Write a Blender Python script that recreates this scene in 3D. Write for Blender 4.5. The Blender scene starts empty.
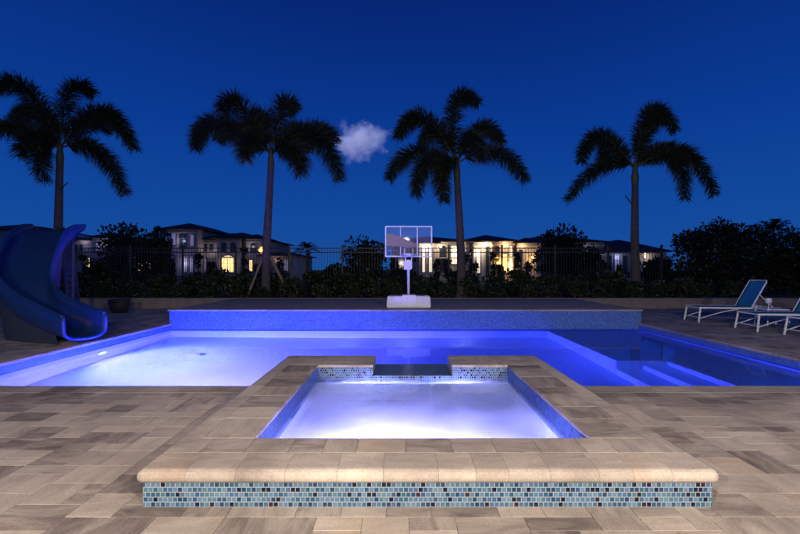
import bpy, bmesh, math, random
from mathutils import Vector, Matrix, noise
R = math.radians
sc = bpy.context.scene
col = sc.collection
F = 436.0           # focal length in photo pixels
CZ = 1.4            # camera height
random.seed(7)

# ------------------------------------------------------------------ helpers
def link(o, parent=None):
    col.objects.link(o)
    if parent is not None: o.parent = parent
    return o
def tag(o, label=None, cat=None, group=None, kind=None):
    if label: o['label'] = label
    if cat: o['category'] = cat
    if group: o['group'] = group
    if kind: o['kind'] = kind
    return o
def empty(name, loc=(0, 0, 0), rz=0, label=None, cat=None, group=None):
    o = bpy.data.objects.new(name, None); link(o)
    o.location = loc; o.rotation_euler = (0, 0, rz); o.empty_display_size = .2
    return tag(o, label, cat, group)
def obj(name, bm, mat, parent=None, smooth=False, recalc=True):
    if recalc: bmesh.ops.recalc_face_normals(bm, faces=bm.faces)
    me = bpy.data.meshes.new(name); bm.to_mesh(me); bm.free()
    if smooth:
        for p in me.polygons: p.use_smooth = True
    me.materials.append(mat)
    o = bpy.data.objects.new(name, me)
    return link(o, parent)
def copy_tree(o, parent=None):
    c = o.copy(); col.objects.link(c)
    if parent is not None: c.parent = parent
    for ch in list(o.children): copy_tree(ch, c)
    return c
def box(bm, x0, x1, y0, y1, z0, z1, bev=0.0):
    vs = [bm.verts.new((x, y, z)) for z in (z0, z1) for x, y in ((x0, y0), (x1, y0), (x1, y1), (x0, y1))]
    fs = [(3, 2, 1, 0), (4, 5, 6, 7), (0, 1, 5, 4), (1, 2, 6, 5), (2, 3, 7, 6), (3, 0, 4, 7)]
    faces = [bm.faces.new([vs[i] for i in f]) for f in fs]
    if bev > 0:
        es = set(e for f in faces for e in f.edges)
        bmesh.ops.bevel(bm, geom=list(es), offset=bev, segments=2, affect='EDGES', clamp_overlap=True)
def quad(bm, *pts):
    return bm.faces.new([bm.verts.new(p) for p in pts])
def tube(bm, pts, rad, n=8, caps=True):
    pts = [Vector(p) for p in pts]
    rads = rad if isinstance(rad, (list, tuple)) else [rad] * len(pts)
    rings = []; prev = None
    for i, p in enumerate(pts):
        t = (pts[min(i + 1, len(pts) - 1)] - pts[max(i - 1, 0)]).normalized()
        if prev is None:
            a = Vector((0, 0, 1)) if abs(t.z) < .9 else Vector((1, 0, 0))
            u = t.cross(a).normalized()
        else:
            u = (prev - t * prev.dot(t)).normalized()
        prev = u; v = t.cross(u)
        rings.append([bm.verts.new(p + (u * math.cos(k * 2 * math.pi / n) + v * math.sin(k * 2 * math.pi / n)) * rads[i]) for k in range(n)])
    for a, b in zip(rings, rings[1:]):
        for k in range(n): bm.faces.new((a[k], a[(k + 1) % n], b[(k + 1) % n], b[k]))
    if caps:
        bm.faces.new(rings[0][::-1]); bm.faces.new(rings[-1])
def lathe(bm, prof, n=20, c=(0, 0, 0)):
    rings = [[bm.verts.new((c[0] + r * math.cos(k * 2 * math.pi / n), c[1] + r * math.sin(k * 2 * math.pi / n), c[2] + z)) for k in range(n)] for r, z in prof]
    for a, b in zip(rings, rings[1:]):
        for k in range(n): bm.faces.new((a[k], a[(k + 1) % n], b[(k + 1) % n], b[k]))
    bm.faces.new(rings[0][::-1]); bm.faces.new(rings[-1])
def PX(px, D): return (px - 400) * D / F
def PZ(py, D): return CZ - (py - 270) * D / F

# ------------------------------------------------------------------ materials
def newmat(name):
    m = bpy.data.materials.new(name); m.use_nodes = True
    nt = m.node_tree; b = nt.nodes['Principled BSDF']
    return m, nt, b
def N(nt, t, **kw):
    n = nt.nodes.new(t)
    for k, v in kw.items():
        if k in ('operation', 'blend_type', 'data_type', 'noise_dimensions', 'attribute_name', 'interpolation', 'feature', 'distance'): setattr(n, k, v)
        else: n.inputs[k].default_value = v
    return n
def ramp(nt, stops, interp='LINEAR'):
    n = nt.nodes.new('ShaderNodeValToRGB'); cr = n.color_ramp; cr.interpolation = interp
    while len(cr.elements) < len(stops): cr.elements.new(.5)
    for e, (p, c) in zip(cr.elements, stops):
        e.position = p; e.color = (c[0], c[1], c[2], 1)
    return n
def math_(nt, op, a, b=None):
    n = nt.nodes.new('ShaderNodeMath'); n.operation = op
    for i, v in enumerate((a, b)):
        if v is None: continue
        if isinstance(v, (int, float)): n.inputs[i].default_value = v
        else: nt.links.new(v, n.inputs[i])
    return n.outputs[0]
def noisy(name, c1, c2, scale=5, rough=.6, bump=0.0, spec=.5, metal=0, bscale=None, detail=5, sheen=0):
    m, nt, b = newmat(name); L = nt.links.new
    tc = nt.nodes.new('ShaderNodeTexCoord')
    nz = N(nt, 'ShaderNodeTexNoise', Scale=scale, Detail=detail, Roughness=.6); L(tc.outputs['Object'], nz.inputs['Vector'])
    rp = ramp(nt, [(.3, c1), (.7, c2)]); L(nz.outputs['Fac'], rp.inputs[0]); L(rp.outputs[0], b.inputs['Base Color'])
    b.inputs['Roughness'].default_value = rough; b.inputs['Specular IOR Level'].default_value = spec; b.inputs['Metallic'].default_value = metal
    if bump:
        n2 = N(nt, 'ShaderNodeTexNoise', Scale=bscale or scale * 6, Detail=6); L(tc.outputs['Object'], n2.inputs['Vector'])
        bp = N(nt, 'ShaderNodeBump', Strength=bump, Distance=.01); L(n2.outputs['Fac'], bp.inputs['Height']); L(bp.outputs[0], b.inputs['Normal'])
    return m
def emissive(name, c, s):
    m, nt, b = newmat(name)
    b.inputs['Base Color'].default_value = (*c, 1); b.inputs['Emission Color'].default_value = (*c, 1); b.inputs['Emission Strength'].default_value = s
    return m
def leafmat(name, c1, c2):
    m, nt, b = newmat(name); L = nt.links.new
    g = nt.nodes.new('ShaderNodeNewGeometry')
    rp = ramp(nt, [(0, c1), (1, c2)]); L(g.outputs['Random Per Island'], rp.inputs[0]); L(rp.outputs[0], b.inputs['Base Color'])
    b.inputs['Roughness'].default_value = .5; b.inputs['Specular IOR Level'].default_value = .35
    return m
def paver_mat(name, warm=1.0):
    m, nt, b = newmat(name); L = nt.links.new
    at = nt.nodes.new('ShaderNodeVertexColor'); at.layer_name = 'tint'
    sp = nt.nodes.new('ShaderNodeSeparateColor'); L(at.outputs[0], sp.inputs[0])
    cr = ramp(nt, [(0, (.118, .096, .084)), (.22, (.21, .175, .15)), (.45, (.33, .283, .238)), (.75, (.42, .362, .298)), (1, (.52, .452, .365))])
    tc = nt.nodes.new('ShaderNodeTexCoord')
    # offset the noise by each stone's own random number so that stones do not share a vein
    cm = nt.nodes.new('ShaderNodeCombineXYZ'); L(math_(nt, 'MULTIPLY', sp.outputs[1], 37.0), cm.inputs[2])
    ad = N(nt, 'ShaderNodeVectorMath', operation='ADD'); L(tc.outputs['Object'], ad.inputs[0]); L(cm.outputs[0], ad.inputs[1])
    # bedding streaks: half the stones run one way, half the other
    mA = nt.nodes.new('ShaderNodeMapping'); mA.inputs['Scale'].default_value = (1.6, 5.5, 1); L(ad.outputs[0], mA.inputs['Vector'])
    mB = nt.nodes.new('ShaderNodeMapping'); mB.inputs['Scale'].default_value = (5.5, 1.6, 1); L(ad.outputs[0], mB.inputs['Vector'])
    mV = N(nt, 'ShaderNodeMix', data_type='VECTOR'); L(math_(nt, 'GREATER_THAN', sp.outputs[2], .6), mV.inputs[0]); L(mA.outputs[0], mV.inputs[4]); L(mB.outputs[0], mV.inputs[5])
    n1 = N(nt, 'ShaderNodeTexNoise', Scale=1.25, Detail=7, Roughness=.66, Distortion=.9); L(mV.outputs[1], n1.inputs['Vector'])
    f = math_(nt, 'ADD', math_(nt, 'ADD', math_(nt, 'MULTIPLY', sp.outputs[0], .56), .20), math_(nt, 'MULTIPLY', math_(nt, 'SUBTRACT', n1.outputs['Fac'], .5), 1.35))
    L(f, cr.inputs[0])
    # broad worn / wet patches across many stones
    n2 = N(nt, 'ShaderNodeTexNoise', Scale=.75, Detail=4, Roughness=.55, Distortion=1.0); L(tc.outputs['Object'], n2.inputs['Vector'])
    r2 = ramp(nt, [(.36, (.72, .70, .70)), (.55, (1, 1, 1))]); L(n2.outputs['Fac'], r2.inputs[0])
    mx = N(nt, 'ShaderNodeMix', data_type='RGBA', blend_type='MULTIPLY'); mx.inputs[0].default_value = 1
    L(cr.outputs[0], mx.inputs[6]); L(r2.outputs[0], mx.inputs[7])
    # fine grain
    n3 = N(nt, 'ShaderNodeTexNoise', Scale=70, Detail=4, Roughness=.7); L(tc.outputs['Object'], n3.inputs['Vector'])
    r3 = ramp(nt, [(.3, (.78, .78, .78)), (.62, (1.06, 1.06, 1.06))]); L(n3.outputs['Fac'], r3.inputs[0])
    mx2 = N(nt, 'ShaderNodeMix', data_type='RGBA', blend_type='MULTIPLY'); mx2.inputs[0].default_value = 1
    L(mx.outputs[2], mx2.inputs[6]); L(r3.outputs[0], mx2.inputs[7])
    # ochre rust stain
    n4 = N(nt, 'ShaderNodeTexNoise', Scale=1.1, Detail=3); L(ad.outputs[0], n4.inputs['Vector'])
    r4 = ramp(nt, [(.60, (0, 0, 0)), (.72, (.22, .22, .22))]); L(n4.outputs['Fac'], r4.inputs[0])
    mx3 = N(nt, 'ShaderNodeMix', data_type='RGBA', blend_type='MIX'); L(r4.outputs[0], mx3.inputs[0])
    L(mx2.outputs[2], mx3.inputs[6]); mx3.inputs[7].default_value = (.40, .25, .12, 1)
    L(mx3.outputs[2], b.inputs['Base Color'])
    b.inputs['Roughness'].default_value = .72; b.inputs['Specular IOR Level'].default_value = .3
    ml = math_(nt, 'ADD', n1.outputs['Fac'], math_(nt, 'MULTIPLY', n3.outputs['Fac'], .35))
    bp = N(nt, 'ShaderNodeBump', Strength=.5, Distance=.006); L(ml, bp.inputs['Height']); L(bp.outputs[0], b.inputs['Normal'])
    return m
def mosaic(name, s=.029, flat=False, pal=None, rough=.16, grout=(.23, .265, .29)):
    m, nt, b = newmat(name); L = nt.links.new
    tc = nt.nodes.new('ShaderNodeTexCoord'); sp = nt.nodes.new('ShaderNodeSeparateXYZ'); L(tc.outputs['Object'], sp.inputs[0])
    if flat: u, v = sp.outputs[0], sp.outputs[1]
    else: u, v = math_(nt, 'ADD', sp.outputs[0], sp.outputs[1]), sp.outputs[2]
    v = math_(nt, 'DIVIDE', v, s); row = math_(nt, 'FLOOR', v)
    u = math_(nt, 'ADD', math_(nt, 'DIVIDE', u, s), math_(nt, 'MULTIPLY', math_(nt, 'MODULO', math_(nt, 'ADD', row, 1000), 2), .5))
    cell = math_(nt, 'FLOOR', u)
    cb = nt.nodes.new('ShaderNodeCombineXYZ'); L(cell, cb.inputs[0]); L(row, cb.inputs[1])
    wn = nt.nodes.new('ShaderNodeTexWhiteNoise'); wn.noise_dimensions = '3D'; L(cb.outputs[0], wn.inputs['Vector'])
    pal = pal or [(a * .21, b2 * .29, c * .39) for a, b2, c in [(.30, .42, .46), (.16, .30, .38), (.42, .52, .54), (.10, .20, .30), (.25, .38, .36), (.012, .018, .06), (.22, .34, .46), (.34, .46, .50), (.05, .12, .20), (.12, .27, .30), (.38, .46, .50), (.03, .018, .03), (.20, .30, .42), (.13, .022, .03)]]
    wts = [2.2, 2.2, 1.9, 2.2, 1.4, 1.7, 2, 2, 2.4, 1.6, 1.6, .7, 1.8, .45]
    tot = sum(wts); acc = 0; st = []
    for c, w in zip(pal, wts): st.append((acc / tot, c)); acc += w
    rp = ramp(nt, st, 'CONSTANT'); L(wn.outputs['Value'], rp.inputs[0])
    def edge(x):
        fr = math_(nt, 'FRACT', x); return math_(nt, 'ABSOLUTE', math_(nt, 'SUBTRACT', fr, .5))
    e = math_(nt, 'MAXIMUM', edge(u), edge(v))
    g = nt.nodes.new('ShaderNodeMapRange'); g.inputs['From Min'].default_value = .41; g.inputs['From Max'].default_value = .45; L(e, g.inputs['Value'])
    mx = N(nt, 'ShaderNodeMix', data_type='RGBA', blend_type='MIX'); L(g.outputs[0], mx.inputs[0]); L(rp.outputs[0], mx.inputs[6]); mx.inputs[7].default_value = (*grout, 1)
    L(mx.outputs[2], b.inputs['Base Color'])
    rr = math_(nt, 'ADD', math_(nt, 'MULTIPLY', g.outputs[0], .6), rough); L(rr, b.inputs['Roughness'])
    bp = N(nt, 'ShaderNodeBump', Strength=.35, Distance=.002); bp.invert = True; L(g.outputs[0], bp.inputs['Height']); L(bp.outputs[0], b.inputs['Normal'])
    return m
def water_mat(name, sc1, st, tint=(1, 1, 1)):
    m, nt, b = newmat(name); L = nt.links.new
    nt.nodes.remove(b)
    g = N(nt, 'ShaderNodeBsdfGlass', Roughness=.0, IOR=1.33); g.inputs['Color'].default_value = (*tint, 1)
    tc = nt.nodes.new('ShaderNodeTexCoord')
    n1 = N(nt, 'ShaderNodeTexNoise', Scale=sc1, Detail=3, Roughness=.5, Distortion=.4); L(tc.outputs['Object'], n1.inputs['Vector'])
    bp = N(nt, 'ShaderNodeBump', Strength=st, Distance=.02); L(n1.outputs['Fac'], bp.inputs['Height']); L(bp.outputs[0], g.inputs['Normal'])
    L(g.outputs[0], nt.nodes['Material Output'].inputs['Surface'])
    return m

M = {}
M['paver'] = paver_mat('travertine_paver')
M['joint'] = noisy('joint_sand', (.24, .21, .18), (.34, .30, .26), 30, .95)
M['mosaic'] = mosaic('glass_mosaic')
M['mosaic_bluelit'] = mosaic('bluelit_glass_mosaic', pal=[(.055, .13, .34), (.05, .12, .32), (.065, .15, .36), (.045, .11, .29), (.055, .14, .33), (.035, .07, .22), (.055, .13, .35), (.075, .17, .38), (.04, .09, .26), (.05, .12, .31), (.085, .19, .40), (.035, .07, .21), (.055, .13, .33), (.045, .09, .26)], grout=(.09, .17, .34))  # same tile as the spa front, blue glow of the water put into its palette
M['mosaic_deep_bluelit'] = mosaic('deep_bluelit_glass_mosaic', pal=[(.012, .055, .24), (.010, .045, .20), (.02, .075, .30), (.008, .04, .18), (.012, .06, .24), (.005, .015, .10), (.012, .055, .26), (.03, .09, .32), (.006, .03, .15), (.012, .05, .20), (.04, .10, .33), (.006, .015, .09), (.012, .06, .24), (.01, .03, .14)], grout=(.03, .08, .22))  # spa side tiles, with the blue light on them painted into the palette
M['mosaic_dark'] = mosaic('dark_glass_mosaic', flat=True, pal=[(.012, .03, .055), (.02, .045, .08), (.01, .02, .04), (.03, .07, .10), (.015, .04, .05), (.008, .01, .03), (.02, .05, .07), (.035, .08, .12), (.01, .03, .04), (.02, .05, .06), (.03, .05, .08), (.006, .006, .01), (.015, .03, .05), (.03, .012, .015)], grout=(.06, .08, .09))
M['plaster'] = noisy('pool_plaster', (.66, .74, .80), (.74, .81, .86), 9, .85, .15)
M['water'] = water_mat('pool_water', 1.8, .12, (.33, .49, 1))
M['spa_water'] = water_mat('spa_water', 3.2, .3, (.82, .90, 1))
M['wallcap'] = noisy('stucco_wall', (.16, .13, .115), (.24, .20, .175), 3, .9, .3)
M['terrace'] = noisy('terrace_stone', (.22, .18, .15), (.33, .28, .23), 2.5, .85, .3)
M['grass'] = noisy('night_grass', (.022, .04, .012), (.045, .07, .02), 3, .95)
M['soil'] = noisy('mulch', (.018, .013, .010), (.045, .032, .022), 14, .95, .6)
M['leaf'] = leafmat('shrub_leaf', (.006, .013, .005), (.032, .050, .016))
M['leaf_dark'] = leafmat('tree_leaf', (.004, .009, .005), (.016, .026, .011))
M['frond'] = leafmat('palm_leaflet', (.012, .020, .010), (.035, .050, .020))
M['rachis'] = noisy('palm_rachis', (.05, .06, .03), (.08, .09, .04), 8, .7)
M['bark'] = noisy('palm_bark', (.045, .038, .035), (.10, .085, .075), 7, .9, .6)
M['bark2'] = noisy('tree_bark', (.05, .04, .03), (.09, .07, .05), 7, .9, .6)
M['crownshaft'] = noisy('palm_crownshaft', (.05, .07, .03), (.09, .10, .05), 5, .6)
M['wood'] = noisy('brace_lumber', (.20, .15, .10), (.30, .23, .16), 6, .85)
M['slide'] = noisy('blue_slide_plastic', (.005, .022, .085), (.007, .028, .10), 2, .42, .05, .5)
M['slide_base'] = noisy('slide_base_plastic', (.022, .030, .05), (.03, .04, .062), 2, .5)
M['white'] = noisy('white_powdercoat', (.62, .63, .66), (.74, .75, .78), 12, .4, 0)
M['whiteplastic'] = noisy('white_plastic', (.55, .56, .60), (.68, .69, .72), 6, .5, .1)
M['sling'] = noisy('blue_sling_fabric', (.014, .16, .26), (.022, .21, .33), 60, .75, .3, .2)
M['fence'] = noisy('black_fence_metal', (.010, .010, .012), (.02, .02, .022), 12, .5)
M['pot'] = noisy('dark_glazed_pot', (.015, .016, .02), (.03, .03, .035), 6, .4)
M['stucco'] = noisy('villa_stucco', (.42, .37, .33), (.52, .46, .41), 1.5, .9, .2)
M['stucco2'] = noisy('villa_stucco_grey', (.36, .35, .36), (.46, .44, .45), 1.5, .9, .2)
M['roof'] = noisy('clay_roof', (.045, .028, .024), (.09, .055, .045), 6, .85, .5)
M['glassdark'] = noisy('dark_window', (.02, .025, .04), (.03, .04, .06), 1, .08)
M['frame'] = noisy('window_frame', (.10, .09, .09), (.16, .15, .14), 5, .6)
M['win_warm'] = emissive('lit_window_warm', (1, .66, .26), 1.3)
M['win_dim'] = emissive('lit_window_dim', (.75, .68, .85), .07)
M['win_white'] = emissive('lit_window_white', (1, .88, .68), .75)
M['lamp_orange'] = emissive('lamp_orange', (1, .40, .07), 3.2)
M['lamp_white'] = emissive('lamp_white', (1, .9, .7), 14)
M['poollamp'] = emissive('pool_lamp', (.55, .6, 1), 6)
M['tan'] = noisy('tan_painted_reflection', (.17, .13, .08), (.24, .18, .11), 20, .5)  # colour of the reflection painted on the backboard
m, nt, b = newmat('acrylic_panel'); M['acrylic'] = m
b.inputs['Base Color'].default_value = (.85, .92, 1, 1); b.inputs['Roughness'].default_value = .03; b.inputs['Alpha'].default_value = .05

# ------------------------------------------------------------------ key measures
PX0, PX1, PY0, PY1 = -6.0, 6.28, 5.262, 11.46           # pool
WZ, FLOOR = -.151, -1.52
SX0, SX1, SY0, SY1 = -1.518, 1.843, 2.575, 5.98         # raised spa body
IX0, IX1, IY0, IY1 = -1.012, 1.326, 3.044, 5.383        # spa opening
ST = .227; SWZ = .054
GX0, GX1, GZ = -.333, .642, .104                        # spillway
TZ = .362; BACK = 15.85

# ------------------------------------------------------------------ ground, deck
bm = bmesh.new()
G = 3000.0
def sheet_with_hole(bm, X0, X1, Y0, Y1, hx0, hx1, hy0, hy1, z):
    quad(bm, (X0, Y0, z), (X1, Y0, z), (X1, hy0, z), (X0, hy0, z))
    quad(bm, (X0, hy1, z), (X1, hy1, z), (X1, Y1, z), (X0, Y1, z))
    quad(bm, (X0, hy0, z), (hx0, hy0, z), (hx0, hy1, z), (X0, hy1, z))
    quad(bm, (hx1, hy0, z), (X1, hy0, z), (X1, hy1, z), (hx1, hy1, z))
sheet_with_hole(bm, -G, G, -G, G, PX0 - .2, PX1 + .2, SY0 + .1, PY1 + .3, -.06)
tag(obj('ground', bm, M['grass']), kind='structure')

def paver(bm, lay, x0, x1, y0, y1, z, tint=None, g=.0015, th=.045, c=.0008):
    if x1 - x0 < .03 or y1 - y0 < .03: return
    t = (tint if tint is not None else random.random(), random.random(), random.random(), 1)
    z += random.uniform(-.0002, .0002)
    def ring(i, zz): return [bm.verts.new(p) for p in ((x0 + i, y0 + i, zz), (x1 - i, y0 + i, zz), (x1 - i, y1 - i, zz), (x0 + i, y1 - i, zz))]
    a, b_, d = ring(g + c, z), ring(g, z - c), ring(g, z - th)
    fs = [bm.faces.new(a)]
    for p, q in ((a, b_), (b_, d)):
        for k in range(4): fs.append(bm.faces.new((q[k], q[(k + 1) % 4], p[(k + 1) % 4], p[k])))
    for f in fs:
        for l in f.loops: l[lay] = t
def subtract(rects, h):
    out = []
    hx0, hx1, hy0, hy1 = h
    for (x0, x1, y0, y1) in rects:
        if x1 <= hx0 or x0 >= hx1 or y1 <= hy0 or y0 >= hy1: out.append((x0, x1, y0, y1)); continue
        if x0 < hx0: out.append((x0, hx0, y0, y1))
        if x1 > hx1: out.append((hx1, x1, y0, y1))
        a, b_ = max(x0, hx0), min(x1, hx1)
        if y0 < hy0: out.append((a, b_, y0, hy0))
        if y1 > hy1: out.append((a, b_, hy1, y1))
    return out
def ashlar(X0, Y0, nx, ny, u):
    occ = [[False] * ny for _ in range(nx)]; out = []
    sizes = [(3, 2)] * 6 + [(2, 2)] * 4 + [(4, 2)] * 2 + [(2, 3)] * 2 + [(3, 3)] + [(2, 1)] * 2 + [(3, 1)] * 2
    for j in range(ny):
        for i in range(nx):
            if occ[i][j]: continue
            random.shuffle(sizes)
            for (w, h) in sizes + [(2, 1), (1, 2), (1, 1)]:
                if i + w > nx or j + h > ny: continue
                if all(not occ[a][b_] for a in range(i, i + w) for b_ in range(j, j + h)): break
            for a in range(i, i + w):
                for b_ in range(j, j + h): occ[a][b_] = True
            out.append((X0 + i * u, X0 + (i + w) * u, Y0 + j * u, Y0 + (j + h) * u))
    return out
CW = .30
bm = bmesh.new(); lay = bm.loops.layers.float_color.new('tint')
for r in ashlar(-16.2, -3.9, 249, 152, .13):
    rs = [r]
    for h in ((SX0 + .02, SX1 - .02, SY0 + .03, 5.7), (PX0 - CW, PX1 + CW, PY0 - .28, PY1 + .01), (PX0 - .01, PX1 + .01, PY1 - .05, BACK + .1), (-30, 30, BACK, 40)):
        rs = subtract(rs, h)
    t = random.random() ** .9
    for q in rs: paver(bm, lay, *q, 0, t)
tag(obj('deck', bm, M['paver'], recalc=False), kind='structure')
bm = bmesh.new()
# joint bed under the pavers, with the pool and spa cut out
sheet_with_hole(bm, -16.2, 16.2, -3.9, BACK, PX0 - .02, PX1 + .02, PY0 + .02, PY1 + .02, -.012)
bmesh.ops.delete(bm, geom=list(bm.faces), context='FACES')
for (x0, x1, y0, y1) in subtract(subtract([(-16.2, 16.2, -3.9, BACK)], (PX0 - .02, PX1 + .02, PY0 - .02, BACK + 1)), (SX0 + .03, SX1 - .03, SY0 + .05, 6)):
    quad(bm, (x0, y0, -.0045), (x1, y0, -.0045), (x1, y1, -.0045), (x0, y1, -.0045))
tag(obj('deck_bed', bm, M['joint']), kind='structure')

# bullnose row of stones: runs along `axis`, the rounded nose on the side `out`
def nose_row(bm, lay, a0, a1, inner, outer, z, th, axis, wmin=.26, wmax=.44, tints=None):
    """stones from a0 to a1 along axis 'x'/'y'; cross-section from inner to outer, half-round nose at outer"""
    s = 1 if outer > inner else -1; r = th / 2; a = a0
    prof = [(inner, z), (outer - s * r, z)] + [(outer - s * r + s * r * math.sin(k * math.pi / 8), z - r + r * math.cos(k * math.pi / 8)) for k in range(1, 8)] + [(outer - s * r, z - th), (inner, z - th)]
    while a < a1 - 1e-4:
        w = random.uniform(wmin, wmax); b_ = a + w
        if a1 - b_ < wmin * .7: b_ = a1
        t = (random.random() ** .8 if tints is None else random.uniform(*tints), random.random(), 0, 1); gg = .0008
        r0 = []; r1 = []
        for (c, zz) in prof:
            if axis == 'x': r0.append(bm.verts.new((a + gg, c, zz))); r1.append(bm.verts.new((b_ - gg, c, zz)))
            else: r0.append(bm.verts.new((c, a + gg, zz))); r1.append(bm.verts.new((c, b_ - gg, zz)))
        n = len(prof); fs = [bm.faces.new(r0), bm.faces.new(r1[::-1])]
        for k in range(n): fs.append(bm.faces.new((r0[k], r0[(k + 1) % n], r1[(k + 1) % n], r1[k])))
        for f in fs:
            for l in f.loops: l[lay] = t
        a = b_

# ------------------------------------------------------------------ swimming pool
pool = empty('swimming_pool', (0, 0, 0), label='large rectangular in-ground pool of pale plaster, lit blue from inside, with corner steps', cat='swimming pool')
bm = bmesh.new()
x0, x1, y0, y1 = PX0, PX1, PY0, PY1; zt = -.03
quad(bm, (x0, y0, FLOOR), (x1, y0, FLOOR), (x1, y1, FLOOR), (x0, y1, FLOOR))
quad(bm, (x0, y0, FLOOR), (x0, y1, FLOOR), (x0, y1, zt), (x0, y0, zt))
quad(bm, (x1, y0, FLOOR), (x1, y0, zt), (x1, y1, zt), (x1, y1, FLOOR))
quad(bm, (x0, y1, FLOOR), (x1, y1, FLOOR), (x1, y1, zt), (x0, y1, zt))
quad(bm, (x0, y0, FLOOR), (x0, y0, zt), (x1, y0, zt), (x1, y0, FLOOR))
obj('basin', bm, M['plaster'], pool)
for xa, xb in ((x0 - .05, x0 + .006), (x1 - .006, x1 + .05)):
    bm = bmesh.new(); box(bm, xa, xb, y0 + .01, y1 - .006, -.33, -.052); obj('waterline_tile', bm, M['mosaic_bluelit'], pool)
for ar in ((y0 - .28, y1 - .01, x0 - CW, x0 + .025, .002, .05, 'y', .3, .5), (y0 - .28, y1 - .01, x1 + CW, x1 - .025, .002, .05, 'y', .3, .5),
           (x0 + .03, SX0 - .002, y0 - .28, y0 + .02, .002, .05, 'x', .3, .6), (SX1 + .002, x1 - .03, y0 - .28, y0 + .02, .002, .05, 'x', .3, .6)):
    bm = bmesh.new(); lay = bm.loops.layers.float_color.new('tint'); nose_row(bm, lay, *ar); obj('coping', bm, M['paver'], pool)
bm = bmesh.new(); box(bm, 3.87, x1 + .02, 7.8, y1 + .02, FLOOR - .1, WZ - .36, .015)
obj('sun_shelf', bm, M['plaster'], pool)
for i, (sx, sz) in enumerate(((3.87, -1.04), (4.33, -.72), (4.74, -.40))):
    bm = bmesh.new(); box(bm, sx, x1 + .02 + i * .003, y0 - .02 - i * .003, 7.797, FLOOR - .1, WZ + sz + .04, .012)
    obj('step', bm, M['plaster'], pool)

# raised tiled wall and terrace behind the pool
wall = empty('raised_pool_wall', (0, PY1, 0), label='low mosaic tiled wall along the far side of the pool, stone cap on top', cat='pool wall')
def child_at(o, par):   # keep world coordinates for a child of a translated empty
    o.parent = par; o.matrix_parent_inverse = par.matrix_world.inverted(); return o
def wobj(name, bm, mat, par, smooth=False):
    o = obj(name, bm, mat, None, smooth); o.parent = par
    loc = par.location; rz = par.rotation_euler.z
    mw = (Matrix.Translation(loc) @ Matrix.Rotation(rz, 4, 'Z')).inverted()
    o.data.transform(mw); return o
bm = bmesh.new(); box(bm, PX0 - .06, PX1 + .06, PY1 - .012, PY1 + .25, -.5, TZ - .045)
wobj('tile_face', bm, M['mosaic_bluelit'], wall)
bm = bmesh.new(); lay = bm.loops.layers.float_color.new('tint')
nose_row(bm, lay, PX0 - .09, PX1 + .09, PY1 + .33, PY1 - .04, TZ, .045, 'x', .35, .6, (.35, .8))
wobj('stone_cap', bm, M['paver'], wall)
bm = bmesh.new()
box(bm, PX0 - .05, PX1 + .05, PY1 + .33, BACK, -.05, TZ - .004)
tag(obj('terrace', bm, M['terrace']), kind='structure')
bm = bmesh.new()
box(bm, -30, 30, BACK + .0, BACK + .24, -.05, TZ - .04)
box(bm, -30, 30, BACK - .03, BACK + .27, TZ - .04, TZ + .012, .01)
tag(obj('garden_wall', bm, M['wallcap']), 'long low stuccoed garden wall holding the planting bed', 'garden wall')
bm = bmesh.new(); nx = 60
for i in range(nx):
    for j in range(8):
        def P(a, b_):
            X = -30 + a; Y = BACK + .2 + b_ * .8
            return (X, Y, .28 + .05 * noise.noise(Vector((X * 1.3, Y * 1.3, 0))))
        quad(bm, P(i, j), P(i + 1, j), P(i + 1, j + 1), P(i, j + 1))
bmesh.ops.remove_doubles(bm, verts=bm.verts, dist=.001)
tag(obj('planting_bed', bm, M['soil'], smooth=True), kind='structure')

# ------------------------------------------------------------------ spa
spa = empty('raised_spa', (0, 0, 0), label='raised square spa with mosaic front, bullnose stone rim and glowing pale water', cat='hot tub')
bm = bmesh.new()   # outer mosaic skin: front and sides, and the pool-side faces
zt = ST - .085
def ringwall(bm, X0, X1, Y0, Y1, t, z0, z1):
    box(bm, X0, X1, Y0, Y0 + t, z0, z1); box(bm, X0, X1, Y1 - t, Y1, z0, z1)
    box(bm, X0, X0 + t, Y0 + t, Y1 - t, z0, z1); box(bm, X1 - t, X1, Y0 + t, Y1 - t, z0, z1)
box(bm, SX0, SX1, SY0, SY0 + .05, -.06, zt)
box(bm, SX0, SX0 + .05, SY0 + .05, SY1 - .05, -.06, zt)
box(bm, SX1 - .05, SX1, SY0 + .05, SY1 - .05, -.06, zt)
box(bm, SX0 + .06, GX0, SY1 - .05, SY1, FLOOR, ST - .032); box(bm, GX1, SX1 - .06, SY1 - .05, SY1, FLOOR, ST - .032); box(bm, GX0, GX1, SY1 - .05, SY1, FLOOR, GZ - .012)
box(bm, SX0, SX0 + .05, PY0 - .1, SY1 - .05, FLOOR, -.06); box(bm, SX1 - .05, SX1, PY0 - .1, SY1 - .05, FLOOR, -.06)
obj('mosaic_wall', bm, M['mosaic'], spa)
t = .05; zi = ST - .032
for (a0, a1, b0, b1, zz, mt_) in ((IX0 - t, IX1 + t, IY0 - t, IY0, zi, 'mosaic_bluelit'), (IX0 - t, IX0, IY0, IY1, zi, 'mosaic_deep_bluelit'), (IX1, IX1 + t, IY0, IY1, zi, 'mosaic_deep_bluelit'),
                             (IX0 - t, GX0, IY1, IY1 + t, zi, 'mosaic'), (GX1, IX1 + t, IY1, IY1 + t, zi, 'mosaic'), (GX0, GX1, IY1, IY1 + t, GZ - .012, 'mosaic')):
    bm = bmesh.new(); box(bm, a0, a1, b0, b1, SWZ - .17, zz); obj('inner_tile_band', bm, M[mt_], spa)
bm = bmesh.new()
e = .004; zb = SWZ - .72
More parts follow.
